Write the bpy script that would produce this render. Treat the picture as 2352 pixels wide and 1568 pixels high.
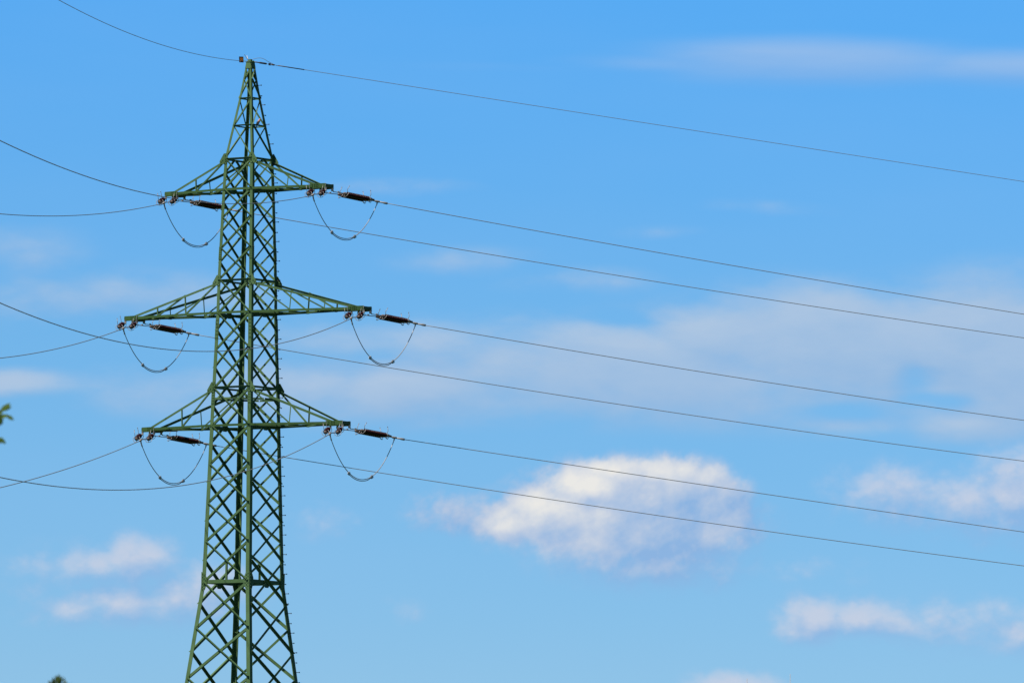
import bpy, math, random
from mathutils import Vector as V, Matrix
sc = bpy.context.scene
for o in list(bpy.data.objects): bpy.data.objects.remove(o)
COL = sc.collection
R = math.radians

# ------------------------------------------------------------------ camera
cam = bpy.data.cameras.new('camera'); co = bpy.data.objects.new('camera', cam); COL.objects.link(co)
PITCH, ROLL = 0.076895, 0.011937
fw = V((0, math.cos(PITCH), math.sin(PITCH))); r0 = V((1, 0, 0)); u0 = V((0, -math.sin(PITCH), math.cos(PITCH)))
cr = r0*math.cos(ROLL) + u0*math.sin(ROLL); cu = u0*math.cos(ROLL) - r0*math.sin(ROLL)
m = Matrix((cr, cu, -fw)).transposed().to_4x4(); m.translation = V((0, 0, 1.7)); co.matrix_world = m
cam.sensor_width = 36; cam.lens = 300; cam.clip_start = 0.5; cam.clip_end = 60000
cam.dof.use_dof = True; cam.dof.focus_distance = 262; cam.dof.aperture_fstop = 6.5
sc.camera = co

# ------------------------------------------------------------------ light
SUN = V((-0.80, -0.62, 1.6)).normalized()
sl = bpy.data.lights.new('sun', 'SUN'); sl.energy = 4.8; sl.angle = R(0.53); sl.color = (1, 0.95, 0.87)
so = bpy.data.objects.new('sun', sl); COL.objects.link(so)
so.rotation_euler = SUN.to_track_quat('Z', 'Y').to_euler(); so.location = (-200, -150, 240)
sc.view_settings.view_transform = 'Standard'; sc.view_settings.look = 'None'
sc.view_settings.exposure = 0; sc.view_settings.gamma = 1
sc.render.engine = 'CYCLES'; sc.render.filter_size = 1.5
sc.cycles.max_bounces = 6

# ------------------------------------------------------------------ sky (world): sky texture, graded by elevation, and far clouds
world = bpy.data.worlds.new('World'); sc.world = world; world.use_nodes = True
class NT:
    def __init__(s, nt): s.nt = nt
    def new(s, t, **kw):
        n = s.nt.nodes.new(t)
        for k, v in kw.items(): setattr(n, k, v)
        return n
    def put(s, sock, v):
        if isinstance(v, bpy.types.NodeSocket): s.nt.links.new(v, sock)
        else: sock.default_value = v
    def math(s, op, a, b=0.0, c=0.0, clamp=False):
        n = s.new('ShaderNodeMath', operation=op, use_clamp=clamp)
        for i, v in enumerate((a, b, c)): s.put(n.inputs[i], v)
        return n.outputs[0]
    def vmath(s, op, a, b=(0, 0, 0), c=None, out=0):
        n = s.new('ShaderNodeVectorMath', operation=op); s.put(n.inputs[0], a); s.put(n.inputs[1], b)
        if c is not None: s.put(n.inputs[2], c)
        return n.outputs[out]
    def rng(s, x, a, b, c=0.0, d=1.0, smooth=False):
        n = s.new('ShaderNodeMapRange', interpolation_type='SMOOTHSTEP' if smooth else 'LINEAR')
        for i, v in enumerate((x, a, b, c, d)): s.put(n.inputs[i], v)
        return n.outputs[0]
    def noise(s, vec, scale, detail=6.0, rough=0.55, dist=0.0, lac=2.0):
        n = s.new('ShaderNodeTexNoise', noise_dimensions='3D')
        s.put(n.inputs['Vector'], vec); s.put(n.inputs['Scale'], scale); s.put(n.inputs['Detail'], detail)
        s.put(n.inputs['Roughness'], rough); s.put(n.inputs['Distortion'], dist); s.put(n.inputs['Lacunarity'], lac)
        return n.outputs[0]
    def mix(s, f, a, b, mode='MIX'):
        n = s.new('ShaderNodeMix', data_type='RGBA', blend_type=mode)
        s.put(n.inputs['Factor'], f); s.put(n.inputs[6], a); s.put(n.inputs[7], b)
        return n.outputs[2]
    def ramp(s, x, stops):
        n = s.new('ShaderNodeValToRGB'); e = n.color_ramp.elements
        while len(e) < len(stops): e.new(0.5)
        for el, (p, c) in zip(e, stops): el.position = p; el.color = tuple(c) + (1,)
        s.put(n.inputs[0], x); return n.outputs[0]

W = NT(world.node_tree)
bg = world.node_tree.nodes['Background']
sky = W.new('ShaderNodeTexSky', sky_type='NISHITA', sun_disc=False)
sky.sun_elevation = math.asin(SUN.z); sky.sun_rotation = math.atan2(SUN.x, SUN.y)
sky.altitude = 0; sky.air_density = 0.5; sky.dust_density = 0; sky.ozone_density = 3
tc = W.new('ShaderNodeTexCoord'); sep = W.new('ShaderNodeSeparateXYZ'); W.put(sep.inputs[0], tc.outputs['Generated'])
grade = W.ramp(W.rng(sep.outputs[2], 0.037, 0.117),
               [(0, (0.655, 0.895, 1.01)), (0.5, (0.625, 1.065, 1.22)), (1, (0.49, 1.22, 1.57))])
skycol = W.mix(1.0, sky.outputs[0], grade, 'MULTIPLY')
hz = W.new('ShaderNodeVectorMath', operation='MULTIPLY'); W.put(hz.inputs[0], tc.outputs['Generated']); hz.inputs[1].default_value = (14, 14, 60)
skycol = W.mix(W.rng(W.noise(hz.outputs[0], 1.0, 3.0, 0.6), 0.35, 0.75, 0.0, 0.07), skycol, (3.6, 5.6, 8.6, 1))     # faint uneven haze
# direction -> (azimuth, elevation) tangents, in units of 1/1000 of the frame's 2352 width at this focal length
yy = W.math('MAXIMUM', sep.outputs[1], 0.05)
K = 19.6
ax_ = W.math('MULTIPLY', W.math('DIVIDE', sep.outputs[0], yy), K)
az_ = W.math('MULTIPLY', W.math('DIVIDE', sep.outputs[2], yy), K)
cmb = W.new('ShaderNodeCombineXYZ'); W.put(cmb.inputs[0], ax_); W.put(cmb.inputs[1], az_)
POS = cmb.outputs[0]
def sky_at(u, v):                 # where a cloud stands: bearing and height angle (tangents * K)
    d = fw + cr*((u-1176)/19600) - cu*((v-784)/19600)
    return d.x/d.y*K, d.z/d.y*K
def inside(x, lo, hi): return W.math('MULTIPLY', W.math('GREATER_THAN', x, lo), W.math('LESS_THAN', x, hi))
WINDOW = W.math('MULTIPLY', W.math('GREATER_THAN', sep.outputs[1], 0.3), W.math('MULTIPLY', inside(ax_, -2.9, 2.9), inside(az_, 0.0, 3.6)))

def cloud_group(name, puffs, nscale, stretch, warp, namp, det=7.0, rough=0.58, seed=0.0, rot=0.0, holes=(), bill=0.0):
    """node group: position -> density field of one bank of clouds (puffs broken up by turbulence)"""
    g = bpy.data.node_groups.new(name, 'ShaderNodeTree')
    g.interface.new_socket('P', in_out='INPUT', socket_type='NodeSocketVector')
    g.interface.new_socket('D', in_out='OUTPUT', socket_type='NodeSocketFloat')
    G = NT(g); gi = G.new('NodeGroupInput'); go = G.new('NodeGroupOutput'); P = gi.outputs[0]
    Pr = P
    if rot:
        vr = G.new('ShaderNodeVectorRotate', rotation_type='Z_AXIS'); G.put(vr.inputs['Vector'], P); vr.inputs['Angle'].default_value = -rot; Pr = vr.outputs[0]
    q = G.vmath('MULTIPLY_ADD', Pr, (nscale*stretch, nscale, 1), (seed, seed*1.7, seed*0.3))
    wn = G.new('ShaderNodeTexNoise'); G.put(wn.inputs['Vector'], q); G.put(wn.inputs['Scale'], 0.8); G.put(wn.inputs['Detail'], 5.0)
    wv = G.vmath('MULTIPLY', G.vmath('SUBTRACT', wn.outputs['Color'], (0.5, 0.5, 0.5)), (warp, warp*0.6, 0))
    P2 = G.vmath('ADD', P, wv)
    acc = None
    for (u, v, ru, rv, amp) in puffs:
        cx, cz = sky_at(u, v); sx, sz = 1000/ru, 1000/rv
        l = G.vmath('LENGTH', G.vmath('MULTIPLY_ADD', P2, (sx, sz, 0), (-cx*sx, -cz*sz, 0)), out=1)
        f = G.rng(l, 0.0, 1.3, amp, 0.0, smooth=True)
        acc = f if acc is None else G.math('SMOOTH_MAX', acc, f, 0.12)
    for (u, v, ru, rv, amp) in holes:
        cx, cz = sky_at(u, v); sx, sz = 1000/ru, 1000/rv
        l = G.vmath('LENGTH', G.vmath('MULTIPLY_ADD', P2, (sx, sz, 0), (-cx*sx, -cz*sz, 0)), out=1)
        acc = G.math('MAXIMUM', G.math('SUBTRACT', acc, G.rng(l, 0.0, 1.3, amp, 0.0, smooth=True)), 0.0)
    n = G.noise(q, 1.6, det, rough)
    if bill:
        vo = G.new('ShaderNodeTexVoronoi', feature='F1', voronoi_dimensions='2D'); G.put(vo.inputs['Vector'], G.vmath('ADD', q, wv)); G.put(vo.inputs['Scale'], 2.2); G.put(vo.inputs['Detail'], 3.0); G.put(vo.inputs['Roughness'], 0.55)
        n = G.math('MULTIPLY_ADD', G.math('SUBTRACT', 0.5, vo.outputs['Distance']), bill, n)
    d = G.math('MULTIPLY_ADD', G.math('MULTIPLY', G.math('SUBTRACT', n, 0.5), G.rng(acc, 0.02, 0.35)), namp, acc)
    G.put(go.inputs[0], d)
    return g
def use(g, P):
    n = W.new('ShaderNodeGroup'); n.node_tree = g; W.put(n.inputs[0], P); return n.outputs[0]

def layer(base, g, lo, hi, amax, dark, light, off, gain, bias, glow=None, mid=None, soft=None):
    d = use(g, POS)
    d2 = use(g, W.vmath('ADD', POS, off + (0,)))
    if soft: hi = W.rng(az_, sky_at(1176, soft[0])[1], sky_at(1176, soft[1])[1], soft[2], hi, smooth=True)     # ragged base, crisper crown
    al = W.rng(d, lo, hi, 0, amax, smooth=True)
    if glow is not None: bias = W.math('MULTIPLY_ADD', use(glow, POS), 1.0, bias)
    lit = W.math('MULTIPLY_ADD', W.math('SUBTRACT', d, d2), gain, bias, clamp=True)
    if mid is None: c = W.mix(lit, tuple(x*10 for x in dark) + (1,), tuple(x*10 for x in light) + (1,))
    else:
        rp = W.ramp(lit, [(0, dark), (0.45, mid), (1, light)]); c = W.vmath('SCALE', rp); W.put(c.node.inputs['Scale'], 10.0)
    return W.mix(al, base, c)

# high thin veil across the upper right
cirrus = cloud_group('thin_high_cloud', [(1900, 138, 600, 80, 1.0), (2330, 150, 520, 70, 1.0), (1560, 142, 420, 38, 0.6), (1760, 116, 190, 46, 0.8),
                     (1150, 152, 380, 24, 0.3)], 2.6, 0.20, 0.09, 0.95, det=7, rough=0.56, seed=3)
# wide grey-lilac sheet in the middle distance, with faint wisps
sheet = cloud_group('cloud_sheet', [(2000, 810, 700, 210, 1.0), (1450, 850, 700, 165, 0.95), (2420, 820, 560, 260, 1.0), (1900, 725, 300, 120, 0.9), (2260, 735, 360, 130, 0.9), (1640, 775, 300, 110, 0.85),
                    (850, 900, 620, 110, 0.80), (950, 780, 520, 90, 0.62), (420, 890, 380, 90, 0.56), (50, 877, 240, 52, 0.76), (180, 684, 560, 105, 0.60), (440, 678, 330, 70, 0.52),
                    (40, 590, 290, 110, 0.44), (1060, 595, 320, 60, 0.40), (1340, 655, 300, 62, 0.42), (1500, 540, 170, 30, 0.36),
                    (900, 425, 300, 30, 0.42), (1750, 480, 250, 34, 0.38), (2250, 975, 400, 80, 0.66), (1960, 965, 270, 56, 0.6)],
                    3.4, 0.45, 0.16, 0.9, det=8, rough=0.60, seed=11, bill=0.16,
                    holes=[(2085, 868, 66, 56, 0.42), (2140, 918, 120, 24, 0.30), (1900, 935, 120, 24, 0.30), (1420, 740, 100, 22, 0.30)])
heap = cloud_group('heap_cloud', [(1450, 1200, 385, 188, 1.0), (1550, 1120, 190, 98, 0.95), (1400, 1120, 190, 100, 0.95), (1260, 1190, 180, 100, 0.95), (1165, 1200, 130, 76, 0.85), (1640, 1170, 130, 110, 0.85),
                   (1060, 1176, 190, 96, 0.5), (1500, 1300, 320, 92, 0.85)],
                   8.0, 0.85, 0.055, 0.62, det=9, rough=0.62, seed=23, rot=0.45, bill=0.22)
heap_sun = cloud_group('heap_cloud_lit_side', [(1165, 1208, 110, 66, 0.52), (1250, 1165, 130, 62, 0.66), (1330, 1118, 120, 56, 0.84), (1410, 1080, 130, 46, 0.62), (1520, 1078, 160, 42, 0.50), (1640, 1100, 160, 48, 0.40), (1658, 1215, 80, 60, 0.44),
                   (1205, 1245, 180, 74, 0.46), (1335, 1240, 210, 70, 0.40), (1290, 1195, 250, 90, 0.42), (1460, 1130, 240, 52, 0.34), (1420, 1200, 220, 60, 0.22)], 8.0, 0.6, 0.10, 0.40, det=8, rough=0.6, seed=29, rot=0.5)
lump = cloud_group('small_heap_clouds', [(2070, 1140, 230, 120, 0.9), (2220, 1165, 250, 110, 0.9), (2350, 1140, 230, 150, 1.0), (1885, 1422, 150, 90, 1.0), (1970, 1425, 160, 76, 0.95), (2050, 1436, 190, 66, 0.8), (1840, 1452, 110, 50, 0.85),
                   (2230, 1438, 420, 100, 0.70), (2340, 1440, 190, 100, 0.78), (316, 1284, 150, 92, 1.0), (225, 1294, 140, 72, 0.84), (190, 1396, 240, 72, 0.70), (265, 1380, 210, 80, 0.88), (410, 1372, 240, 96, 0.92), (480, 1352, 170, 100, 0.85),
                   (1690, 1582, 170, 64, 0.9), (170, 1325, 360, 120, 0.50), (330, 1330, 300, 90, 0.56), (740, 1205, 170, 70, 0.48), (1880, 1305, 180, 74, 0.48), (920, 1395, 130, 54, 0.42)],
                   7.0, 0.75, 0.08, 0.80, det=8, rough=0.58, seed=41, bill=0.28)
c1 = layer(skycol, cirrus, 0.08, 0.95, 0.62, (0.22, 0.44, 0.80), (0.38, 0.54, 0.79), (-0.01, 0.02), 2.0, 0.5)
c2 = layer(c1, sheet, 0.10, 0.78, 0.95, (0.26, 0.46, 0.74), (0.425, 0.565, 0.755), (-0.03, 0.05), 1.0, 0.55)
c3 = layer(c2, lump, 0.12, 1.0, 0.82, (0.28, 0.46, 0.75), (0.60, 0.64, 0.76), (-0.02, 0.045), 1.5, 0.36)
c4 = layer(c3, heap, 0.14, 0.52, 0.93, (0.265, 0.45, 0.745), (0.87, 0.84, 0.79), (-0.022, 0.03), 1.0, 0.05, heap_sun, mid=(0.52, 0.60, 0.75), soft=(1330, 1200, 0.95))
# outside the view the sky is artificially dimmed with height, cutting fill light
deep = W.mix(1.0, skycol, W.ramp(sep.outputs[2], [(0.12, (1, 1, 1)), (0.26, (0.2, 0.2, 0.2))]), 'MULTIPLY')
bg2 = W.new('ShaderNodeBackground'); W.put(bg2.inputs[0], c4); bg2.inputs[1].default_value = 0.1
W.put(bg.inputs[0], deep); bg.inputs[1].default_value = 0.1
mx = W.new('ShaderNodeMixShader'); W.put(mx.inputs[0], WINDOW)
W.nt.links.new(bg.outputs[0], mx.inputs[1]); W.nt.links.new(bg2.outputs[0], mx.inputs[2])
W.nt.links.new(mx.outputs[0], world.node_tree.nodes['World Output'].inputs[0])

# ------------------------------------------------------------------ materials
def mat(name, c1, c2=None, rough=0.6, metal=0.0, scale=4.0, spec=0.5, detail=5.0, weather=False):
    mt = bpy.data.materials.new(name); mt.use_nodes = True; M = NT(mt.node_tree)
    b = mt.node_tree.nodes['Principled BSDF']
    t = M.new('ShaderNodeTexCoord'); n = M.noise(t.outputs['Object'], scale, detail, 0.6)
    c2 = c2 or tuple(x*0.8 for x in c1)
    M.put(b.inputs['Base Color'], M.ramp(n, [(0.3, c2), (0.7, c1)]))
    M.put(b.inputs['Roughness'], M.rng(n, 0.3, 0.7, max(0.02, rough-0.08), rough+0.08))
    if weather:
        oi = M.new('ShaderNodeObjectInfo'); col = b.inputs['Base Color'].links[0].from_socket
        col = M.mix(1.0, col, M.ramp(oi.outputs['Random'], [(0, (0.80, 0.82, 0.80)), (0.5, (1, 1, 1)), (1, (1.14, 1.08, 1.16))]), 'MULTIPLY')
        st = M.noise(M.vmath('MULTIPLY', t.outputs['Object'], (9, 9, 1.6)), 1.0, 5.0, 0.65)
        col = M.mix(M.rng(st, 0.60, 0.72, 0, 0.55), col, (0.055, 0.050, 0.028, 1))
        M.put(b.inputs['Base Color'], col)
    b.inputs['Metallic'].default_value = metal; b.inputs['Specular IOR Level'].default_value = spec
    return mt
GREEN = mat('green_paint', (0.110, 0.198, 0.080), (0.080, 0.155, 0.056), 0.6, scale=2.2, spec=0.3, weather=True)
ARMGREEN = mat('shaded_green_paint', (0.062, 0.128, 0.036), (0.045, 0.100, 0.027), 0.55, scale=2.5, spec=0.3, weather=True)  # darker green for arm chords and tips; mostly shade put into the colour
STEEL = mat('galvanised_steel', (0.46, 0.43, 0.41), (0.30, 0.27, 0.26), 0.5, 0.25, scale=14)
DARKSTEEL = mat('weathered_steel', (0.13, 0.12, 0.12), (0.07, 0.06, 0.06), 0.55, 0.5, scale=12)
ALU = mat('weathered_aluminium', (0.42, 0.40, 0.38), (0.30, 0.29, 0.28), 0.6, 0.2, scale=6)
BRIGHT = mat('bright_aluminium', (0.52, 0.51, 0.51), (0.38, 0.37, 0.37), 0.45, 0.25, scale=8)
GLAZE = mat('brown_glaze', (0.046, 0.012, 0.014), (0.030, 0.008, 0.010), 0.28, 0.0, scale=20, spec=0.4)
RUSTY = mat('rust_toned_caps', (0.25, 0.19, 0.16), (0.15, 0.11, 0.09), 0.5, 0.2, scale=16)
ORANGE = mat('orange_plate', (0.50, 0.17, 0.015), (0.34, 0.11, 0.01), 0.5, scale=10)
BLACK = mat('dark_frame', (0.02, 0.018, 0.015), (0.015, 0.012, 0.01), 0.5)
WHITE = mat('white_rod', (0.75, 0.76, 0.78), (0.6, 0.62, 0.65), 0.4)
PLUME = mat('pinkish_plumage', (0.75, 0.42, 0.34), (0.55, 0.30, 0.24), 0.8, scale=25, spec=0.2)
BEAK = mat('beak', (0.05, 0.04, 0.03), None, 0.5)
BARK = mat('bark', (0.12, 0.085, 0.055), (0.06, 0.045, 0.03), 0.9, scale=8, spec=0.1)
GRASS = mat('meadow_grass', (0.04, 0.065, 0.018), (0.025, 0.045, 0.012), 0.95, scale=0.05, spec=0.1)
def leafmat(name, a, b):
    mt = mat(name, a, b, 0.55, scale=3.0, spec=0.3); nt = mt.node_tree; p = nt.nodes['Principled BSDF']
    tr = nt.nodes.new('ShaderNodeBsdfTranslucent'); tr.inputs[0].default_value = (0.10, 0.17, 0.02, 1)
    mx = nt.nodes.new('ShaderNodeMixShader'); mx.inputs[0].default_value = 0.35
    nt.links.new(p.outputs[0], mx.inputs[1]); nt.links.new(tr.outputs[0], mx.inputs[2])
    nt.links.new(mx.outputs[0], nt.nodes['Material Output'].inputs[0]); return mt
LEAF = leafmat('broad_leaves', (0.20, 0.31, 0.05), (0.10, 0.18, 0.025))
LEAF2 = leafmat('dark_leaves', (0.10, 0.15, 0.035), (0.045, 0.08, 0.02))

# ------------------------------------------------------------------ helpers
def tag(o, label, cat, group=None, kind=None):
    if label: o['label'] = label
    if cat: o['category'] = cat
    if group: o['group'] = group
    if kind: o['kind'] = kind
    return o
def empty(name, loc, rz=0.0):
    o = bpy.data.objects.new(name, None); o.location = loc; o.rotation_euler = (0, 0, rz); o.empty_display_size = 0.3
    COL.objects.link(o); return o
class MB:
    """collects shapes and links them as one mesh object"""
    def __init__(s): s.v = []; s.f = []; s.smooth = []
    def add(s, vs, fs, smooth=False):
        b = len(s.v); s.v += [tuple(x) for x in vs]
        s.f += [[i+b for i in f] for f in fs]; s.smooth += [smooth]*len(fs)
    def extr(s, p0, p1, prof, e1, e2):
        n = len(prof)
        vs = [p0+e1*a+e2*b for a, b in prof] + [p1+e1*a+e2*b for a, b in prof]
        s.add(vs, [[i, (i+1) % n, n+(i+1) % n, n+i] for i in range(n)] + [list(range(n))[::-1], list(range(n, 2*n))])
    def angle(s, p0, p1, e1, e2, w1, w2, t, o1=0.0, o2=0.0):
        """L-section bar: flange w1 along e1 and flange w2 along e2 from the corner line"""
        d = (p1-p0).normalized(); e1 = (e1-d*e1.dot(d)).normalized(); e2 = (e2-d*e2.dot(d)); e2 = (e2-e1*e2.dot(e1)).normalized()
        q = e1*o1+e2*o2
        s.extr(p0+q, p1+q, [(0, 0), (w1, 0), (w1, t), (t, t), (t, w2), (0, w2)], e1, e2)
    def box(s, c, ex, ey, ez, sx, sy, sz):
        vs = [c+ex*(i*sx/2)+ey*(j*sy/2)+ez*(k*sz/2) for i in (-1, 1) for j in (-1, 1) for k in (-1, 1)]
        s.add(vs, [[0, 1, 3, 2], [4, 6, 7, 5], [0, 4, 5, 1], [2, 3, 7, 6], [0, 2, 6, 4], [1, 5, 7, 3]])
    def plate(s, pts, n, t):
        n = n.normalized(); k = len(pts)
        vs = [p-n*t/2 for p in pts] + [p+n*t/2 for p in pts]
        s.add(vs, [list(range(k))[::-1], list(range(k, 2*k))] + [[i, (i+1) % k, k+(i+1) % k, k+i] for i in range(k)])
    def tube(s, pts, r, n=8, cap=True, closed=False):
        pts = [V(p) for p in pts]; L = len(pts); rs = r if isinstance(r, (list, tuple)) else [r]*L
        vs = []; up = V((0, 0, 1)); prev = None
        for i, p in enumerate(pts):
            if closed: d = pts[(i+1) % L]-pts[i-1]
            else: d = pts[min(i+1, L-1)]-pts[max(i-1, 0)]
            d.normalize()
            if prev is None: a = d.cross(up if abs(d.z) < 0.9 else V((1, 0, 0))).normalized()
            else: a = (prev-d*prev.dot(d)).normalized()
            prev = a; b = d.cross(a)
            vs += [p+a*(rs[i]*math.cos(2*math.pi*k/n))+b*(rs[i]*math.sin(2*math.pi*k/n)) for k in range(n)]
        m_ = L if closed else L-1
        fs = [[i*n+k, i*n+(k+1) % n, ((i+1) % L)*n+(k+1) % n, ((i+1) % L)*n+k] for i in range(m_) for k in range(n)]
        s.add(vs, fs, True)
        if cap and not closed: s.add([], [])
        if cap and not closed:
            b0 = len(s.v)-len(vs); s.f += [[b0+k for k in range(n)][::-1], [b0+(L-1)*n+k for k in range(n)]]; s.smooth += [False, False]
    def cyl(s, p0, p1, r, n=10): s.tube([p0, p1], r, n)
    def build(s, name, mt, parent=None, loc=None):
        me = bpy.data.meshes.new(name); me.from_pydata(s.v, [], s.f); me.materials.append(mt)
        me.polygons.foreach_set('use_smooth', s.smooth); me.update()
        o = bpy.data.objects.new(name, me); COL.objects.link(o)
        if parent: o.parent = parent
        if loc: o.location = loc
        return o
def children(o): return [c for c in bpy.data.objects if c.parent == o]
def copy_tree(o, kids, parent=None):
    c = o.copy(); COL.objects.link(c)
    if parent: c.parent = parent
    for ch in kids.get(o.name, []): copy_tree(ch, kids, c)
    return c
def kidmap():
    k = {}
    for o in bpy.data.objects:
        if o.parent: k.setdefault(o.parent.name, []).append(o)
    return k
X, Y, Z = V((1, 0, 0)), V((0, 1, 0)), V((0, 0, 1))

# ------------------------------------------------------------------ ground
g = MB(); S = 12000; g.add([(-S, -S, 0), (S, -S, 0), (S, S, 0), (-S, S, 0)], [[0, 1, 2, 3]])
tag(g.build('ground', GRASS), None, None, kind='structure')

# ------------------------------------------------------------------ lattice tower
PHI = R(34.8126); C = V((-8.14511, 261.0, 0.0))
A = V((math.cos(PHI), -math.sin(PHI), 0)); B = V((math.sin(PHI), math.cos(PHI), 0))
tower = tag(empty('transmission_tower', C, -PHI), 'tall green lattice steel power pylon with three crossarms', 'pylon')
ZW = [(0.0, 4.95), (11.242, 2.473), (14.32, 1.795), (19.102, 1.54), (20.265, 1.472), (22.569, 1.334), (23.548, 1.307), (26.366, 1.144), (27.307, 1.073), (28.342, 0.74), (29.19, 0.472), (30.307, 0.172)]
def half(z):
    for (a, s), (b, t) in zip(ZW, ZW[1:]):
        if z <= b: return (s+(t-s)*(z-a)/(b-a))/2
    return ZW[-1][1]/2
CORN = {'L': (-1, -1), 'N': (1, -1), 'B': (-1, 1), 'R': (1, 1)}
def corner(k, z): h = half(z); return V((CORN[k][0]*h, CORN[k][1]*h, z))
FACES = [('L', 'N', -Y), ('N', 'R', X), ('R', 'B', Y), ('B', 'L', -X)]
# legs: angle sections, heavier towards the base, with bolted splice plates
for k in 'LNBR':
    sx, sy = CORN[k]; mb = MB()
    for (a, _), (b, _) in zip(ZW, ZW[1:]):
        w = 0.15 if b < 12 else 0.135 if b < 19.5 else 0.12 if b < 23 else 0.105 if b < 27.4 else 0.078 if b < 29.3 else 0.07
        mb.angle(corner(k, a), corner(k, b+0.004), V((-sx, 0, 0)), V((0, -sy, 0)), w, w, 0.013)
    for z0, z1 in ((19.75, 20.25), (21.75, 22.4), (24.2, 24.6)):
        p0, p1 = corner(k, z0), corner(k, z1)
        q = V((sx*0.007, sy*0.007, 0))
        mb.angle(p0+q, p1+q, V((-sx, 0, 0)), V((0, -sy, 0)), 0.11, 0.11, 0.006)
        for i in range(6):
            p = p0.lerp(p1, (i+0.5)/6)
            for o_ in (0.035, 0.08):
                for n_, e_ in ((V((0, sy, 0)), V((-sx, 0, 0))), (V((sx, 0, 0)), V((0, -sy, 0)))):
                    c_ = p+e_*o_; mb.cyl(c_, c_+n_*0.022+q, 0.011, 6)
    mb.build('leg', GREEN, tower)

braces = []         # (length, in view, mesh)
def brace(p0, p1, n, up, w=0.06, t=0.007):
    """one lattice diagonal: up=True has its standing flange outside on the upper edge, else it lies inside the leg flange"""
    mb = MB(); d = (p1-p0).normalized(); e = n.cross(d).normalized()
    if e.z < 0: e = -e
    if up: mb.angle(p0+e*w/2, p1+e*w/2, -e, n, w, w*(1.1 if abs(n.y) > 0.5 else 0.85), t, 0, 0.001)
    elif n.x < -0.5: mb.angle(p0+e*w/2, p1+e*w/2, -e, -n, w, w*0.85, t, 0, 0.016)
    else: mb.angle(p0-e*w/2, p1-e*w/2, e, -n, w, w*0.85, t, 0, 0.016)
    for p, s in ((p0, 1), (p1, -1)):
        for q in (0.05, 0.10):
            c = p+d*s*q+(e*-0.003 if up else e*0.003); mb.cyl(c+n*(0.008 if up else -0.016), c+n*0.026, 0.011, 6)
    braces.append(((p1-p0).length*w, (p0.z+p1.z)/2 > 10.6, mb))
def P_(k, z, n, inset=0.05):
    p = corner(k, z); sx, sy = CORN[k]
    e = V((-sx, 0, 0)) if abs(n.y) > 0.5 else V((0, -sy, 0))
    return p+e*inset
ZA = [0.9, 3.4, 5.7, 7.75, 9.62, 11.375, 12.908, 14.32, 15.562, 16.738, 17.927, 19.102, 20.265, 21.457, 22.569, 23.62, 24.57, 25.52, 26.39, 27.307]
ZB = [z_ for z_ in ((a+b)/2 for a, b in zip(ZA, ZA[1:]))]
def bw(z): return 0.08 if z < 14 else 0.07 if z < 19.3 else 0.062 if z < 23.6 else 0.056
for (k0, k1, n) in FACES:
    zz = ZA if abs(n.y) > 0.5 else ZB
    for a, b in zip(zz, zz[1:]):
        w = bw(a)
        brace(P_(k0, a, n), P_(k1, b, n), n, False, w); brace(P_(k0, b, n), P_(k1, a, n), n, True, w)
    if abs(n.x) > 0.5:      # half panels up to the ring below the peak
        mid = (P_(k0, 27.307, n)+P_(k1, 27.307, n))/2
        brace(P_(k0, ZB[-1], n), mid, n, False, 0.056); brace(P_(k1, ZB[-1], n), mid, n, True, 0.056)
    for z0, z1, k in ((27.307, 28.342, 0), (28.342, 29.19, 1), (29.19, 29.78, 0), (29.78, 30.15, 1)):     # single diagonals in the peak
        t_, b_ = (k1, k0) if k else (k0, k1)
        brace(P_(t_, z1, n, 0.025), P_(b_, z0, n, 0.025), n, abs(n.x) > 0.5, (0.042 if abs(n.y) > 0.5 else 0.048) if z0 < 29.5 else 0.05)
braces.sort(key=lambda b: -b[0]*(1 if b[1] else 0.001))
rest = MB()
for i, (l, vis, mb) in enumerate(braces):
    if i < 100 and vis: mb.build('diagonal_brace', GREEN, tower)
    else: rest.v, rest.f, rest.smooth = rest.v+mb.v, rest.f+[[j+len(rest.v) for j in f] for f in mb.f], rest.smooth+mb.smooth
rest.build('diagonal_brace', GREEN, tower)['kind'] = 'stuff'

# horizontal struts between the legs
def strut(k0, k1, z, n, w=0.06, style=True, inset=0.03):
    mb = MB(); p0, p1 = P_(k0, z, n, inset), P_(k1, z, n, inset)
    if style: mb.angle(p0+Z*w/2, p1+Z*w/2, -Z, n, w, w, 0.007, 0, -0.006)
    else: mb.angle(p0-Z*w/2, p1-Z*w/2, Z, -n, w, w, 0.007, 0, 0.016)
    return mb
for z in (29.19, 28.342, 27.30, 23.56, 20.27):
    for k0, k1, n in FACES: strut(k0, k1, z, n, 0.042 if z > 27.5 else 0.06).build('horizontal_strut', GREEN, tower)
zc_ = 19.93; h_ = half(zc_); MIDS = {'A': V((0, -h_, zc_)), 'B': V((h_, 0, zc_)), 'C': V((0, h_, zc_)), 'D': V((-h_, 0, zc_))}
for p, q in ((corner('L', zc_)+V((0.05, 0, 0)), MIDS['A']), (MIDS['A']+V((0.03, 0.03, 0)), MIDS['B']+V((-0.03, -0.03, 0))), (MIDS['B'], corner('R', zc_)+V((0, -0.05, 0))), (corner('R', zc_)+V((-0.05, 0, 0)), MIDS['C']), (MIDS['C']+V((-0.03, -0.03, 0)), MIDS['D']+V((0.03, 0.03, 0))), (MIDS['D'], corner('L', zc_)+V((0, 0.05, 0)))):
    n = V(((q-p).y, -(q-p).x, 0)).normalized(); mb = MB(); mb.angle(p-Z*0.03, q-Z*0.03, Z, -n, 0.06, 0.06, 0.007, 0, 0.01); mb.build('horizontal_strut', GREEN, tower)
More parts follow.
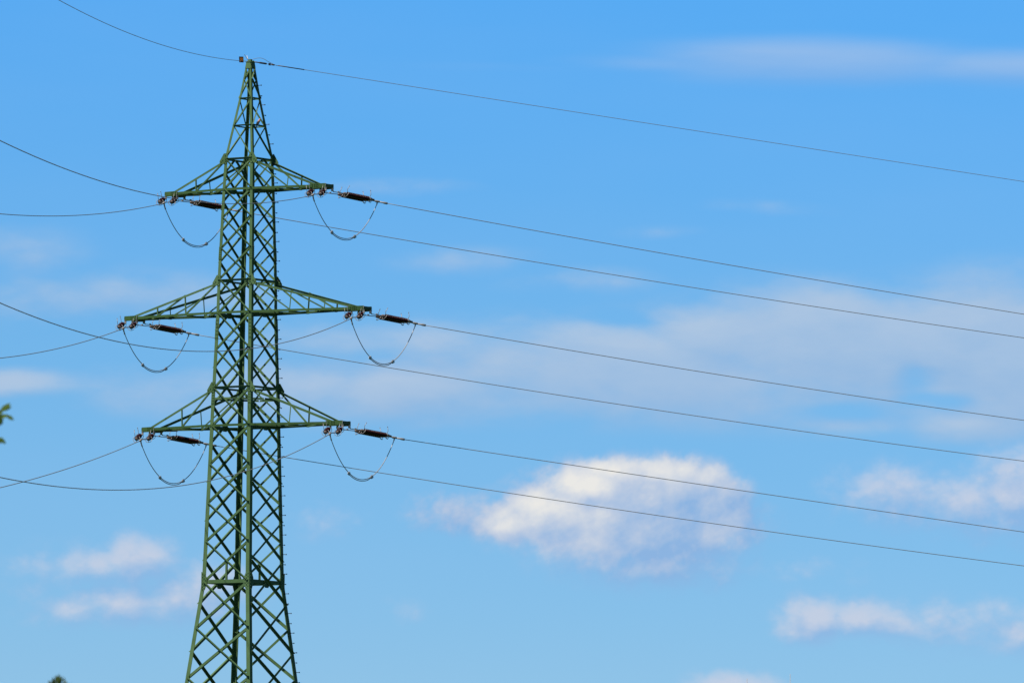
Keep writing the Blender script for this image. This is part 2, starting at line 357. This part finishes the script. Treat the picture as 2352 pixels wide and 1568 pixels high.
for z in (26.33, 22.53, 19.06):
    for k0, k1, n in (FACES[1], FACES[3]): strut(k0, k1, z, n, 0.09).build('horizontal_strut', GREEN, tower)
for k0, k1, n in FACES:                                             # deep waist beams, each with a short post up to the lattice
    mb = MB(); p0, p1 = P_(k0, 14.32, n, 0.02), P_(k1, 14.32, n, 0.02)
    mb.extr(p0-n*0.01, p1-n*0.01, [(-0.055, 0), (0.055, 0), (0.055, -0.07), (0.045, -0.07), (0.045, -0.01), (-0.045, -0.01), (-0.045, -0.07), (-0.055, -0.07)], Z, n)
    mb.build('waist_beam', GREEN, tower)
    if abs(n.x) > 0.5: continue
    mid = (p0+p1)/2-n*0.02; mb = MB(); mb.angle(mid+V((0, 0, 0.05)), mid+V((0, 0, 0.62)), n.cross(Z), -n, 0.06, 0.05, 0.007, -0.03, 0)
    mb.build('post', GREEN, tower)
# gusset plates
def bolts(mb, pts, n, r=0.016):
    for p in pts: mb.cyl(p, p+n*0.028, r, 6)
for k in 'LNBR':
    sx, sy = CORN[k]
    for n, e in ((V((0, sy, 0)), V((-sx, 0, 0))), (V((sx, 0, 0)), V((0, -sy, 0)))):
        mb = MB(); c = corner(k, 14.32)+n*0.012
        pl = [(-0.01, -0.30), (0.10, -0.26), (0.17, -0.08), (0.17, 0.10), (0.11, 0.24), (-0.01, 0.30)]
        mb.plate([c+e*(a*1.15-0.0)+Z*b+e*(-0.0) for a, b in pl], n, 0.012)
        bolts(mb, [c+e*a+Z*b for a, b in ((0.035, -0.24), (0.035, -0.15), (0.035, -0.05), (0.035, 0.05), (0.035, 0.15), (0.035, 0.24), (0.09, -0.2), (0.09, -0.1), (0.09, 0.0), (0.09, 0.1), (0.09, 0.2), (0.15, -0.04), (0.15, 0.05))], n)
        mb.build('gusset_plate', GREEN, tower)
        if abs(n.y) > 0.5:
            for z in (27.307, 23.56, 20.27):
                mb = MB(); c = corner(k, z)+n*0.012
                pl = [(-0.17, -0.16), (-0.18, -0.07), (-0.02, 0.17), (0.10, 0.17), (0.13, 0.06), (0.13, -0.08), (0.06, -0.16)]
                mb.plate([c+e*a+Z*b for a, b in pl], n, 0.012)
                bolts(mb, [c+e*a+Z*b for a, b in ((-0.12, -0.08), (-0.06, -0.03), (0.04, 0.11), (0.04, 0.03), (0.04, -0.06), (0.09, -0.05), (0.0, -0.12))], n)
                mb.build('gusset_plate', GREEN, tower)
for k0, k1, n in (FACES[1], FACES[3]):
    for z, w, h_ in ((26.36, 0.2, 0.2), (22.55, 0.24, 0.24), (19.08, 0.26, 0.24), (14.28, 0.24, 0.28)):
        mb = MB(); c = (P_(k0, z, n)+P_(k1, z, n))/2+n*0.004; e = n.cross(Z)
        mb.plate([c+e*(a*w/2)+Z*(b*h_/2) for a, b in ((-1, -0.5), (-0.6, -1), (0.6, -1), (1, -0.5), (1, 0.5), (0.6, 1), (-0.6, 1), (-1, 0.5))], n, 0.012)
        bolts(mb, [c+e*a*w*0.3+Z*b*h_*0.3 for a in (-1, 1) for b in (-1, 0, 1)], n, 0.014)
        mb.build('gusset_plate', GREEN, tower)
# top cap
mb = MB()
for k0, k1, n in FACES:
    p0, p1 = corner(k0, 30.12), corner(k1, 30.12); q0, q1 = corner(k0, 30.307), corner(k1, 30.307)
    mb.plate([v+n*0.008 for v in (p0, p1, q1, q0)], n, 0.012)
mb.box(V((0, 0, 30.315)), X, Y, Z, 0.22, 0.22, 0.02); mb.box(V((0.0, 0.0, 30.36)), X, Y, Z, 0.08, 0.08, 0.09)
mb.cyl(V((-0.09, -0.04, 30.34)), V((0.1, 0.05, 30.34)), 0.028, 8)
mb.build('top_cap', GREEN, tower)
mb = MB(); mb.tube([V((-0.06, 0.0, 30.33)), V((-0.10, 0, 30.40)), V((-0.155, 0.02, 30.53))], [0.012, 0.012, 0.009], 6); mb.build('lightning_spike', WHITE, tower)
mb = MB(); mb.tube([V((0.0, 0.0, 30.33)), V((-0.10, -0.05, 30.43)), V((-0.2, -0.05, 30.56))], 0.009, 6); mb.build('lightning_spike', DARKSTEEL, tower)
# step bolts up the right-hand leg
z = 10.4; i = 0
while z < 29.9:
    p = corner('R', z); n, e = (X, -Y) if i % 2 == 0 else (Y, -X)
    mb = MB(); q = p+e*0.05; mb.cyl(q, q+n*0.15, 0.010, 6); mb.cyl(q+n*0.14, q+n*0.158, 0.019, 6); mb.cyl(q, q+n*0.02, 0.019, 6)
    mb.build('step_bolt', DARKSTEEL, tower); z += 0.30; i += 1

# crossarms: bottom chords carried through the tower, top chords from the legs, trusses, tip boxes
ARMS = {'top': (26.366, 27.25, 3.05, [0.545]), 'middle': (22.569, 23.50, 4.545, [0.37, 0.71]), 'bottom': (19.102, 20.21, 3.81, [0.47])}
TIPB = 0.18
for nm, (zc, zt, L, fr) in ARMS.items():
    h = half(zc); ht = half(zt); mb = MB(); w = 0.072
    for sy in (-1, 1):
        pts = [V((-L, sy*TIPB, zc)), V((-h, sy*(h+0.012), zc)), V((h, sy*(h+0.012), zc)), V((L, sy*TIPB, zc))]
        for p, q in zip(pts, pts[1:]):
            d = (q-p).normalized(); n = V((-d.y, d.x, 0)); n = n if n.y*sy > 0 else -n
            mb.angle(p+Z*w/2, q+Z*w/2+d*0.01, -Z, n*-1.0, w, 0.085, 0.009)
    arm = mb.build('crossarm', ARMGREEN, tower)
    for s in (-1, 1):
        J = L-0.36
        up = {}
        for sy in (-1, 1):
            p0 = V((s*(ht+0.07), sy*(ht+0.004), zt-0.02)); yj = TIPB+(h-TIPB)*(L-J)/(L-h)
            p1 = V((s*J, sy*(yj-0.01), zc+0.07)); up[sy] = (p0, p1)
            t = MB(); t.angle(p0, p1, V((0, -sy, 0)), -Z, 0.06, 0.065, 0.007); t.build('top_chord', GREEN, arm)
            # truss web: uprights with diagonals running down from the leg side
            prev_top = p0+V((s*0.02, 0, -0.06))
            for f in fr:
                x = h+(J-h)*f; fx = (x-ht)/(J-ht); tp = p0.lerp(p1, fx); yb = TIPB+(h-TIPB)*(L-x)/(L-h)
                bt = V((s*x, sy*yb, zc+0.03)); tp = tp+V((0, -sy*0.012, 0)); bt = bt+V((0, -sy*0.012, 0))
                t = MB(); t.angle(bt, tp, V((s, 0, 0)), V((0, -sy, 0)), 0.036, 0.036, 0.005); t.build('upright', GREEN, arm)
                t = MB(); d = (bt-prev_top).normalized(); nn = V((0, sy, 0)); e = nn.cross(d); e = e if e.z > 0 else -e
                t.angle(prev_top-V((0, sy*0.006, 0)), bt-V((0, sy*0.006, 0)), e, -nn, 0.045, 0.04, 0.006, -0.02); t.build('diagonal_brace', GREEN, arm)
                prev_top = tp
        # plan bracing between the two bottom chords
        xs = [h+0.02]+[h+(J-h)*f for f in fr]+[J-0.35]
        for i, (xa, xb) in enumerate(zip(xs, xs[1:])):
            ya = TIPB+(h-TIPB)*(L-xa)/(L-h)-0.02; yb = TIPB+(h-TIPB)*(L-xb)/(L-h)-0.02; sg = 1 if i % 2 else -1
            t = MB(); t.angle(V((s*xa, sg*ya, zc-0.044)), V((s*xb, -sg*yb, zc-0.044)), V((-s*sg*0.0, 1, 0)), Z, 0.06, 0.05, 0.007, -0.03); t.build('plan_brace', GREEN, arm)
            t = MB(); t.angle(V((s*xb, -yb, zc-0.05)), V((s*xb, yb, zc-0.05)), V((s, 0, 0)), Z, 0.06, 0.05, 0.007, -0.03); t.build('plan_brace', GREEN, arm)
        # tip box: side plates, end channel, bottom plate
        t = MB(); l = 0.52
        for sy in (-1, 1):
            y0, y1 = TIPB+0.014, TIPB+(h-TIPB)*l/(L-h)+0.014
            a0, a1 = V((s*(L+0.02), sy*y0, zc)), V((s*(L-l), sy*y1, zc))
            n = V((0, sy, 0)); t.plate([a0+Z*0.066, a0-Z*0.042, a1-Z*0.042, a1+Z*0.066], n, 0.012)
            t.plate([a0-Z*0.043, a0-Z*0.085+V((-s*0.05, 0, 0)), a0.lerp(a1, 0.8)-Z*0.085, a0.lerp(a1, 0.9)-Z*0.043], n, 0.016)
            bolts(t, [a0.lerp(a1, q)+Z*b for q in (0.5, 0.6, 0.7, 0.85) for b in (-0.02, 0.04)], n, 0.012)
        t.box(V((s*(L+0.022), 0, zc+0.0)), X, Y, Z, 0.014, 2*TIPB+0.05, 0.10)
        t.plate([V((s*L, -TIPB, zc-0.048)), V((s*L, TIPB, zc-0.048)), V((s*(L-0.95), (TIPB+(h-TIPB)*0.95/(L-h)), zc-0.048)), V((s*(L-0.95), -(TIPB+(h-TIPB)*0.95/(L-h)), zc-0.048))], Z, 0.012)
        t.build('tip_box', ARMGREEN, arm)

# ------------------------------------------------------------------ insulator strings
AL, BE = R(5), R(28)
DIR = {'near': V((-math.sin(AL), -math.cos(AL), 0)), 'far': V((math.cos(BE), math.sin(BE), 0))}
SLOPE = {'near': 0.18, 'far': 0.13}; TOT = {'near': 2.0, 'far': 2.12}
def ring(c, e1, e2, r, n=20, a0=0.0, a1=2*math.pi):
    return [c+e1*(r*math.cos(a0+(a1-a0)*i/n))+e2*(r*math.sin(a0+(a1-a0)*i/n)) for i in range(n+1)]
def rod_profile(n=22):
    pts = []; x0, x1 = 0.62, 1.37; p = (x1-x0)/n
    for i in range(n):
        x = x0+i*p; pts += [(x, 0.030), (x+p*0.30, 0.031), (x+p*0.40, 0.068), (x+p*0.58, 0.074), (x+p*0.66, 0.064), (x+p*0.8, 0.032)]
    return pts+[(x1, 0.030)]
def make_string(span, s, label):
    """two rod insulators side by side: local x along the span, z up, slope built in"""
    d = DIR[span]; rz = math.atan2(d.y, d.x); pe = V((-d.y, d.x, 0)); sl = SLOPE[span]; nr = math.hypot(1, sl)
    ex = V((1, 0, -sl))/nr; ez = V((sl, 0, 1))/nr; ey = Y
    root = tag(empty('insulator_string', (0, 0, 0), rz), label, 'insulator', 'twin rod insulator strings at the crossarm tips')
    half_ = 0.225*s; ao = A*half_; ai = -A*half_
    ends = []
    for at in (ao, ai):
        q = V((at.dot(d), at.dot(pe), 0)); ends.append(q)
    for q in ends:
        y = 0.185*(1 if q.y > 0 else -1); a0 = ex*0.5+ey*y
        lk = MB(); q0 = q+Z*0.05; q1 = q-Z*0.03
        for o_ in (-0.016, 0.016): lk.tube([q0+ey*o_, q1+ex*0.04+ey*o_, a0+ex*0.0+ey*o_], 0.011, 6)
        lk.box(q.lerp(a0, 0.55), ex, ey, ez, 0.05, 0.06, 0.045); lk.box(q+Z*0.03, ex, ey, ez, 0.05, 0.06, 0.1)
        lk.build('link', STEEL, root)
        rod = MB(); pr = rod_profile(); rod.tube([a0-ex*0.5+ex*x for x, r in pr], [r for x, r in pr], 14)
        ro = rod.build('insulator_rod', GLAZE, root)
        for x0, x1, w in ((0.485, 0.63, 0.044), (1.36, 1.50, 0.046)):
            c = MB(); st = a0-ex*0.5
            seq = [(x0, 0.02), (x0+0.015, 0.036), (x0+0.05, w), (x1-0.04, w), (x1-0.01, 0.04), (x1, 0.03)] if x0 < 1 else [(x0, 0.03), (x0+0.01, 0.04), (x0+0.04, w), (x1-0.05, w), (x1-0.015, 0.036), (x1, 0.02)]
            c.tube([st+ex*x for x, r in seq], [r for x, r in seq], 12); c.build('end_cap', RUSTY, ro)
        for x, tilt in ((0.60, -1), (1.39, 1)):
            c0 = a0-ex*0.5+ex*x; hn = MB()
            e2 = (ez*0.86-ex*tilt*0.5).normalized()
            hn.tube([p-ez*0.015 for p in ring(c0, ey, e2, 0.108, 18, R(130), R(410))], 0.008, 6)
            hn.tube([c0-ez*0.045, c0-ez*0.07, c0+e2*-0.117], 0.008, 6)
            y2 = 0.05*(1 if y > 0 else -1)
            hn.tube([c0+ez*0.03+ey*y2*0.5, c0+ez*0.10+ey*y2, c0+ez*0.13+ex*tilt*0.015+ey*y2, c0+ez*0.25-ex*tilt*0.03+ey*y2*1.4], 0.008, 6)
            hn.tube([c0+ez*0.242-ex*tilt*0.028+ey*y2*1.4, c0+ez*0.262-ex*tilt*0.034+ey*y2*1.4], 0.012, 6)
            hn.build('arcing_horn', STEEL, ro)
    yk = MB(); c = ex*1.52
    yk.plate([c+ey*-0.21, c+ey*-0.20+ex*0.05, c+ey*-0.04+ex*0.13, c+ey*0.04+ex*0.13, c+ey*0.20+ex*0.05, c+ey*0.21], ez, 0.018)
    for y in (-0.185, 0.185): yk.tube([ex*1.48+ey*y, ex*1.56+ey*y], 0.026, 8)
    yk.build('yoke_plate', DARKSTEEL, root)
    cl = MB(); T = TOT[span]
    cl.tube([ex*1.62, ex*1.68, ex*1.70, ex*1.80, ex*1.84], [0.018, 0.02, 0.034, 0.034, 0.026], 10)
    cl.tube([ex*1.84, ex*(T-0.14), ex*(T-0.13), ex*(T-0.01), ex*T], [0.024, 0.024, 0.034, 0.034, 0.016], 10)
    cl.tube([ex*1.76, ex*1.765-ez*0.06, ex*1.76-ez*0.10], [0.022, 0.02, 0.02], 8)
    cl.build('dead_end_clamp', STEEL, root)
    return root
TEXT = {'top': 'top', 'middle': 'middle', 'bottom': 'bottom'}
SIDE = {-1: 'left', 1: 'right'}
def attach(nm, s, span):
    zc, _, L, _ = ARMS[nm]
    return C+A*(s*(L-0.225))+B*(-0.18 if span == 'near' else 0.18)+Z*(zc-0.13)
def local(span, nm, s, x, dz):          # point at distance x along a string of that span, dz below it
    d = DIR[span]; sl = SLOPE[span]; nr = math.hypot(1, sl); o = attach(nm, s, span)
    ex = (d-Z*sl)/nr; ez = (d*sl+Z)/nr
    return o+ex*x-ez*dz
LOOK = {'near': 'two ringed rods seen end-on', 'far': 'dark ribbed rods seen side-on'}
for span in ('near', 'far'):
    for s in (-1, 1):
        proto = make_string(span, s, ''); km = kidmap()
        for i, nm in enumerate(ARMS):
            o = proto if i == 0 else copy_tree(proto, km)
            o.location = attach(nm, s, span)
            o['label'] = f'twin insulator at {SIDE[s]} tip of {nm} crossarm, {LOOK[span]}'

# ------------------------------------------------------------------ conductors, earth wire, jumpers
def wire_mb(p0, d, b, c, T, r, n=90):
    mb = MB(); pts = []
    for i in range(n+1):
        t = T*(i/n)**1.15; pts.append(p0+d*t+Z*(-b*t+c*t*t/2))
    mb.tube(pts, r, 6); return mb
FIT = {('near', 'top', 1): (0.1209, 1.411e-3), ('near', 'top', -1): (0.1243, 1.297e-3), ('near', 'middle', 1): (0.1326, 1.583e-3), ('near', 'middle', -1): (0.1311, 1.548e-3),
       ('near', 'bottom', 1): (0.1307, 1.468e-3), ('near', 'bottom', -1): (0.1243, 0.975e-3),
       ('far', 'top', 1): (0.1116, 0.968e-3), ('far', 'top', -1): (0.1048, 0.971e-3), ('far', 'middle', 1): (0.1092, 1.501e-3), ('far', 'middle', -1): (0.1118, 1.432e-3),
       ('far', 'bottom', 1): (0.0952, 0.355e-3), ('far', 'bottom', -1): (0.1097, 1.176e-3)}
for (span, nm, s), (b, c) in FIT.items():
    o = wire_mb(local(span, nm, s, TOT[span]-0.02, 0), DIR[span], b, c, 150 if span == 'near' else 130, 0.0115).build('power_line', ALU)
    tag(o, f'cable from {SIDE[s]} tip of {nm} crossarm out over the {"left" if span == "near" else "right"} picture edge', 'power line', 'power lines strung from the pylon')
PEAK = C+Z*30.337
e1 = wire_mb(PEAK, DIR['near'], 0.1045, 1.511e-3, 140, 0.0085).build('earth_wire', ALU)
tag(e1, 'topmost thin cable from the pylon peak up to the left, past the orange plate', 'power line', 'earth wires on the pylon peak')
e2 = wire_mb(PEAK+DIR['far']*0.1, DIR['far'], 0.0786, 0.066e-3, 130, 0.0085).build('earth_wire', ALU)
tag(e2, 'topmost thin cable from the pylon peak descending across the sky to the right', 'power line', 'earth wires on the pylon peak')
def ew(t): return PEAK+DIR['far']*(t+0.1)+Z*(-0.0786*t)
mb = MB(); mb.tube([ew(0.02), ew(0.2), ew(0.22), ew(0.44), ew(0.46)], [0.018, 0.018, 0.028, 0.028, 0.012], 8); mb.box(ew(0.56), DIR['far'], B, Z, 0.05, 0.05, 0.07); mb.tube([ew(0.62), ew(0.72)], 0.024, 8)
mb.build('tension_clamp', DARKSTEEL, e2)
mb = MB(); mb.tube([ew(0.85), ew(1.75)], 0.0165, 6); mb.build('armour_rod', DARKSTEEL, e2)
mb = MB(); a_ = PEAK+Z*0.05; mb.tube([a_+DIR['far']*x+Z*y for x, y in ((0, 0), (0.12, 0.035), (0.25, 0.075), (0.36, 0.08), (0.48, 0.05), (0.62, -0.02), (0.8, -0.09), (0.92, -0.125))], 0.007, 6)
mb.build('bonding_loop', ALU, e2)
# orange plate on the near earth wire
t_ = 2.35; pw = PEAK+DIR['near']*t_+Z*(-0.1045*t_)
root = tag(empty('marker_plate', pw), 'small orange plate in dark frame on the wire beside the pylon peak', 'plate')
fx = V((math.cos(0.25), math.sin(0.25), 0)); fn = V((math.sin(0.25), -math.cos(0.25), 0)); fz = (Z-fx*0.06).normalized()
mb = MB()
for o_, sx, sz in ((-0.058, 0.016, 0.175), (0.058, 0.016, 0.175)): mb.box(fx*o_+fz*0.045, fx, fn, fz, sx, 0.03, sz)
for o_ in (-0.035, 0.128): mb.box(fx*0+fz*o_, fx, fn, fz, 0.10, 0.03, 0.014)
mb.box(fz*-0.006+fn*0.02, fx, fn, fz, 0.05, 0.03, 0.03); mb.build('frame', BLACK, root)
mb = MB(); mb.box(fz*0.046+fn*0.004, fx, fn, fz, 0.101, 0.012, 0.15); mb.build('panel', ORANGE, root)

SAG = {('top', 1): 1.14, ('top', -1): 1.13, ('middle', 1): 1.22, ('middle', -1): 1.15, ('bottom', 1): 1.24, ('bottom', -1): 1.18}
for (nm, s), sag in SAG.items():
    p0 = local('near', nm, s, 1.76, 0.10); p1 = local('far', nm, s, 1.76, 0.10)
    def cur(x, off=0.0): return p0.lerp(p1, x)-Z*(sag*4*x*(1-x)*(1+0.10*(4*x*(1-x)-1)*-1)+off)
    xa, xb = 0.30, 0.66
    root = tag(empty('jumper_cable', p0), f'slack U-shaped jumper loop hanging below the {SIDE[s]} tip of the {nm} crossarm', 'cable', 'jumper loops below the crossarm tips')
    def rel(p): return p-p0
    mb = MB(); mb.tube([rel(cur(x*xb/24)) for x in range(25)], 0.0125, 6); mb.build('cable', ALU, root)
    mb = MB()
    mb.tube([rel(cur(xa+(1-xa)*x/24, 0.045*min(1, max(0, (xb-(xa+(1-xa)*x/24))/0.05)))) for x in range(25)], 0.0125, 6); mb.build('cable', BRIGHT if s == 1 else ALU, root)  # right-side loops: sunlit look of this strand put into a paler aluminium
    for x in (xa, xb):
        d = (cur(x+0.02)-cur(x-0.02)).normalized(); c = rel(cur(x, 0.022)); up = Z-d*d.z
        mb = MB(); mb.box(c, d, d.cross(up).normalized(), up.normalized(), 0.10, 0.045, 0.075); mb.box(c+up.normalized()*0.03, d, d.cross(up).normalized(), up.normalized(), 0.05, 0.03, 0.06); mb.build('connector', BRIGHT, root)
    mb = MB(); mb.tube([V((0, 0, 0.02)), rel(cur(0.012)), rel(cur(0.02))], 0.02, 8); mb.build('end_sleeve', STEEL, root)

# ------------------------------------------------------------------ bird on the second strut below the peak
hN = half(28.342)
bp = C+A*(hN+0.035)+B*(-hN+0.41*2*hN)+Z*(28.342+0.03)
root = tag(empty('bird', bp, R(-25)), 'pinkish brown bird perched on a strut near the pylon peak', 'bird')
me = bpy.data.meshes.new('bird_body')
vs = [(-0.115, 0, -0.10), (-0.07, 0, -0.02), (-0.035, 0, 0.045), (0.0, 0, 0.095), (0.022, 0, 0.135), (0.035, 0, 0.165), (0.058, 0, 0.166)]
me.from_pydata(vs, [(i, i+1) for i in range(len(vs)-1)], []); me.materials.append(PLUME)
bo = bpy.data.objects.new('body', me); COL.objects.link(bo); bo.parent = root
sk_ = bo.modifiers.new('skin', 'SKIN')
for v_, r_ in zip(me.skin_vertices[0].data, ((0.016, 0.006), (0.024, 0.014), (0.042, 0.040), (0.046, 0.046), (0.034, 0.034), (0.027, 0.027), (0.008, 0.008))): v_.radius = r_
me.skin_vertices[0].data[2].use_root = True
su = bo.modifiers.new('sub', 'SUBSURF'); su.levels = 2; su.render_levels = 2
mb = MB(); mb.tube([V((0.060, 0, 0.166)), V((0.075, 0, 0.163)), V((0.083, 0, 0.154))], [0.008, 0.006, 0.001], 6); mb.build('beak', BEAK, root)
for sy in (-1, 1):
    mb = MB(); mb.tube([V((-0.01, sy*0.02, 0.03)), V((0.0, sy*0.02, 0.0)), V((0.025, sy*0.02, -0.004))], 0.005, 5); mb.build('leg', BEAK, root)
    mb = MB(); mb.tube([V((0.01, sy*0.040, 0.11)), V((-0.03, sy*0.046, 0.06)), V((-0.075, sy*0.026, -0.015)), V((-0.10, sy*0.012, -0.06))], [0.012, 0.026, 0.016, 0.003], 8); mb.build('wing', PLUME, root)

# ------------------------------------------------------------------ trees between the viewer and the pylon
def leaf(mb, p, d, n, l, w):
    d = d.normalized(); s_ = d.cross(n).normalized(); n2 = s_.cross(d)
    mb.add([p, p+d*l*0.35+s_*w*0.5+n2*l*0.04, p+d*l*0.75+s_*w*0.32, p+d*l-n2*l*0.10, p+d*l*0.75-s_*w*0.32, p+d*l*0.35-s_*w*0.5+n2*l*0.04], [[0, 1, 2, 5], [2, 3, 4], [2, 4, 5]], True)
rnd = random.Random(5)
def rv(): return V((rnd.gauss(0, 1), rnd.gauss(0, 1), rnd.gauss(0, 1))).normalized()
def tree(loc, h, cr_, cz, rx, rz_, nl, ll, label, mt, twigs, limit):
    root = tag(empty('tree', loc), label, 'tree', 'trees in front of the pylon')
    tr = MB(); tr.tube([V((0, 0, -0.1)), V((0.04, 0, h*0.25)), V((-0.05, 0.05, h*0.55)), V((0.03, 0, h*0.8)), V((0, 0, h*0.97))], [cr_, cr_*0.8, cr_*0.55, cr_*0.25, 0.012], 10)
    for i in range(14):
        a = i*2.4; z0 = h*(0.35+0.55*i/14); b = V((math.cos(a), math.sin(a), 0)); l = rx*0.75*math.sqrt(max(0.05, 1-((z0-cz)/rz_)**2)) if abs(z0-cz) < rz_ else 0.2
        tr.tube([V((0, 0, z0)), V((0, 0, z0+0.12*l))+b*l*0.5, V((0, 0, z0+0.35*l))+b*l], [cr_*0.3, cr_*0.18, 0.01], 6)
    for tw in twigs: tr.tube([V(p) for p in tw], [0.02]+[0.004]*(len(tw)-1), 5)
    tr.build('trunk', BARK, root)
    cw = MB(); n = 0
    clumps = [(rv(), rnd.random()) for _ in range(46)]
    while n < nl:
        dv, rr = rnd.choice(clumps); k = 0.45+0.55*rr**0.5
        p = V((dv.x*rx*k, dv.y*rx*k, cz+dv.z*rz_*k))+rv()*rnd.random()*rx*0.22
        if not limit(p): continue
        leaf(cw, p, (rv()+V((0, 0, -0.3))+dv*0.5), rv(), ll*rnd.uniform(0.7, 1.2), ll*0.42); n += 1
    return root, cw
# broad-leaved tree whose outermost twigs reach into the left edge
T1 = V((-8.3, 78, 0))
def w1(x, z, y=78.0): return V((x-T1.x, y-T1.y, z))
tw1 = [[w1(-5.6, 6.75), w1(-5.0, 6.86), w1(-4.70, 6.945), w1(-4.60, 6.966)], [w1(-5.0, 6.86), w1(-4.72, 6.98), w1(-4.675, 7.03)], [w1(-5.6, 6.75), w1(-4.9, 6.76), w1(-4.66, 6.748)]]
def gap(p):
    q = p-w1(-4.72, 6.93); k = max(0.0, q.dot(SUN)); return (q-SUN*k).length if k > 0.25 else 9.0
root, cw = tree(T1, 10.2, 0.19, 6.9, 3.35, 3.1, 5200, 0.11, 'leafy twigs of a broad-leaved tree poking in at the left edge', LEAF, tw1, lambda p: p.x < -4.80-T1.x-0.012*abs(p.z-7) and gap(p) > 0.9)
for p, q, l, w_ in ((w1(-4.68, 7.005), V((0.09, 0, 0.085)), 0.115, 0.04), (w1(-4.672, 7.02), V((0.1, 0.03, 0.045)), 0.10, 0.036), (w1(-4.69, 6.955), V((1, 0, 0.30)), 0.085, 0.034), (w1(-4.62, 6.972), V((1, 0, -0.55)), 0.07, 0.032),
                    (w1(-4.73, 6.96), V((0.5, 0.1, -0.6)), 0.08, 0.04), (w1(-4.70, 6.99), V((0.35, 0, -0.9)), 0.10, 0.045), (w1(-4.715, 6.975), V((0.5, 0, 0.4)), 0.07, 0.04), (w1(-4.71, 6.95), V((0.4, 0, -1)), 0.07, 0.04),
                    (w1(-4.70, 6.775), V((1, 0, -0.75)), 0.09, 0.035), (w1(-4.74, 6.74), V((1, 0, -0.2)), 0.07, 0.035)):
    leaf(cw, p, q, V((0.1, -1, 0.35)), l*1.1, w_*1.35)
for i in range(70): leaf(cw, w1(-4.78-rnd.random()*0.5, 6.5+rnd.random()*0.45, 78+rnd.uniform(-.3, .3)), rv(), rv(), 0.1, 0.04)
cw.build('crown', LEAF, root)
# smaller tree, only its top above the bottom edge
T2 = V((-4.215, 80, 0)); TOP = 4.70
root, cw = tree(T2, TOP-0.03, 0.08, 2.9, 1.25, 1.62, 2600, 0.075, 'dark treetop just rising over the bottom edge at lower left', LEAF2, [], lambda p: p.z < TOP-0.09-0.75*abs(p.x-0.0)-0.4*abs(p.y))
for i in range(340):
    x = rnd.gauss(-0.01, 0.085); z = TOP-0.02-abs(x)*0.75-rnd.random()**0.7*0.16
    leaf(cw, V((x, rnd.gauss(0, 0.06), z-0.03)), V((x*4, rnd.gauss(0, .3), 0.55+rnd.random()*0.7)), rv(), rnd.uniform(0.045, 0.075), 0.022)
cw.build('crown', LEAF2, root)

# ------------------------------------------------------------------ two far thin masts over the bottom edge
for (x, y, h_, lab) in ((11.207, 400, 16.83, 'very thin grey mast tip at the bottom edge, the shorter left one of two'), (13.887, 420, 17.84, 'very thin grey mast tip at the bottom edge, the taller right one of two')):
    mb = MB(); mb.tube([V((0, 0, 0)), V((0, 0, h_*0.5)), V((0, 0, h_*0.92)), V((0, 0, h_))], [0.07, 0.045, 0.016, 0.012], 8); mb.box(V((0, 0, 0.05)), X, Y, Z, 0.4, 0.4, 0.1)
    tag(mb.build('mast', STEEL, None, V((x, y, 0))), lab, 'mast', 'far masts over the bottom edge')
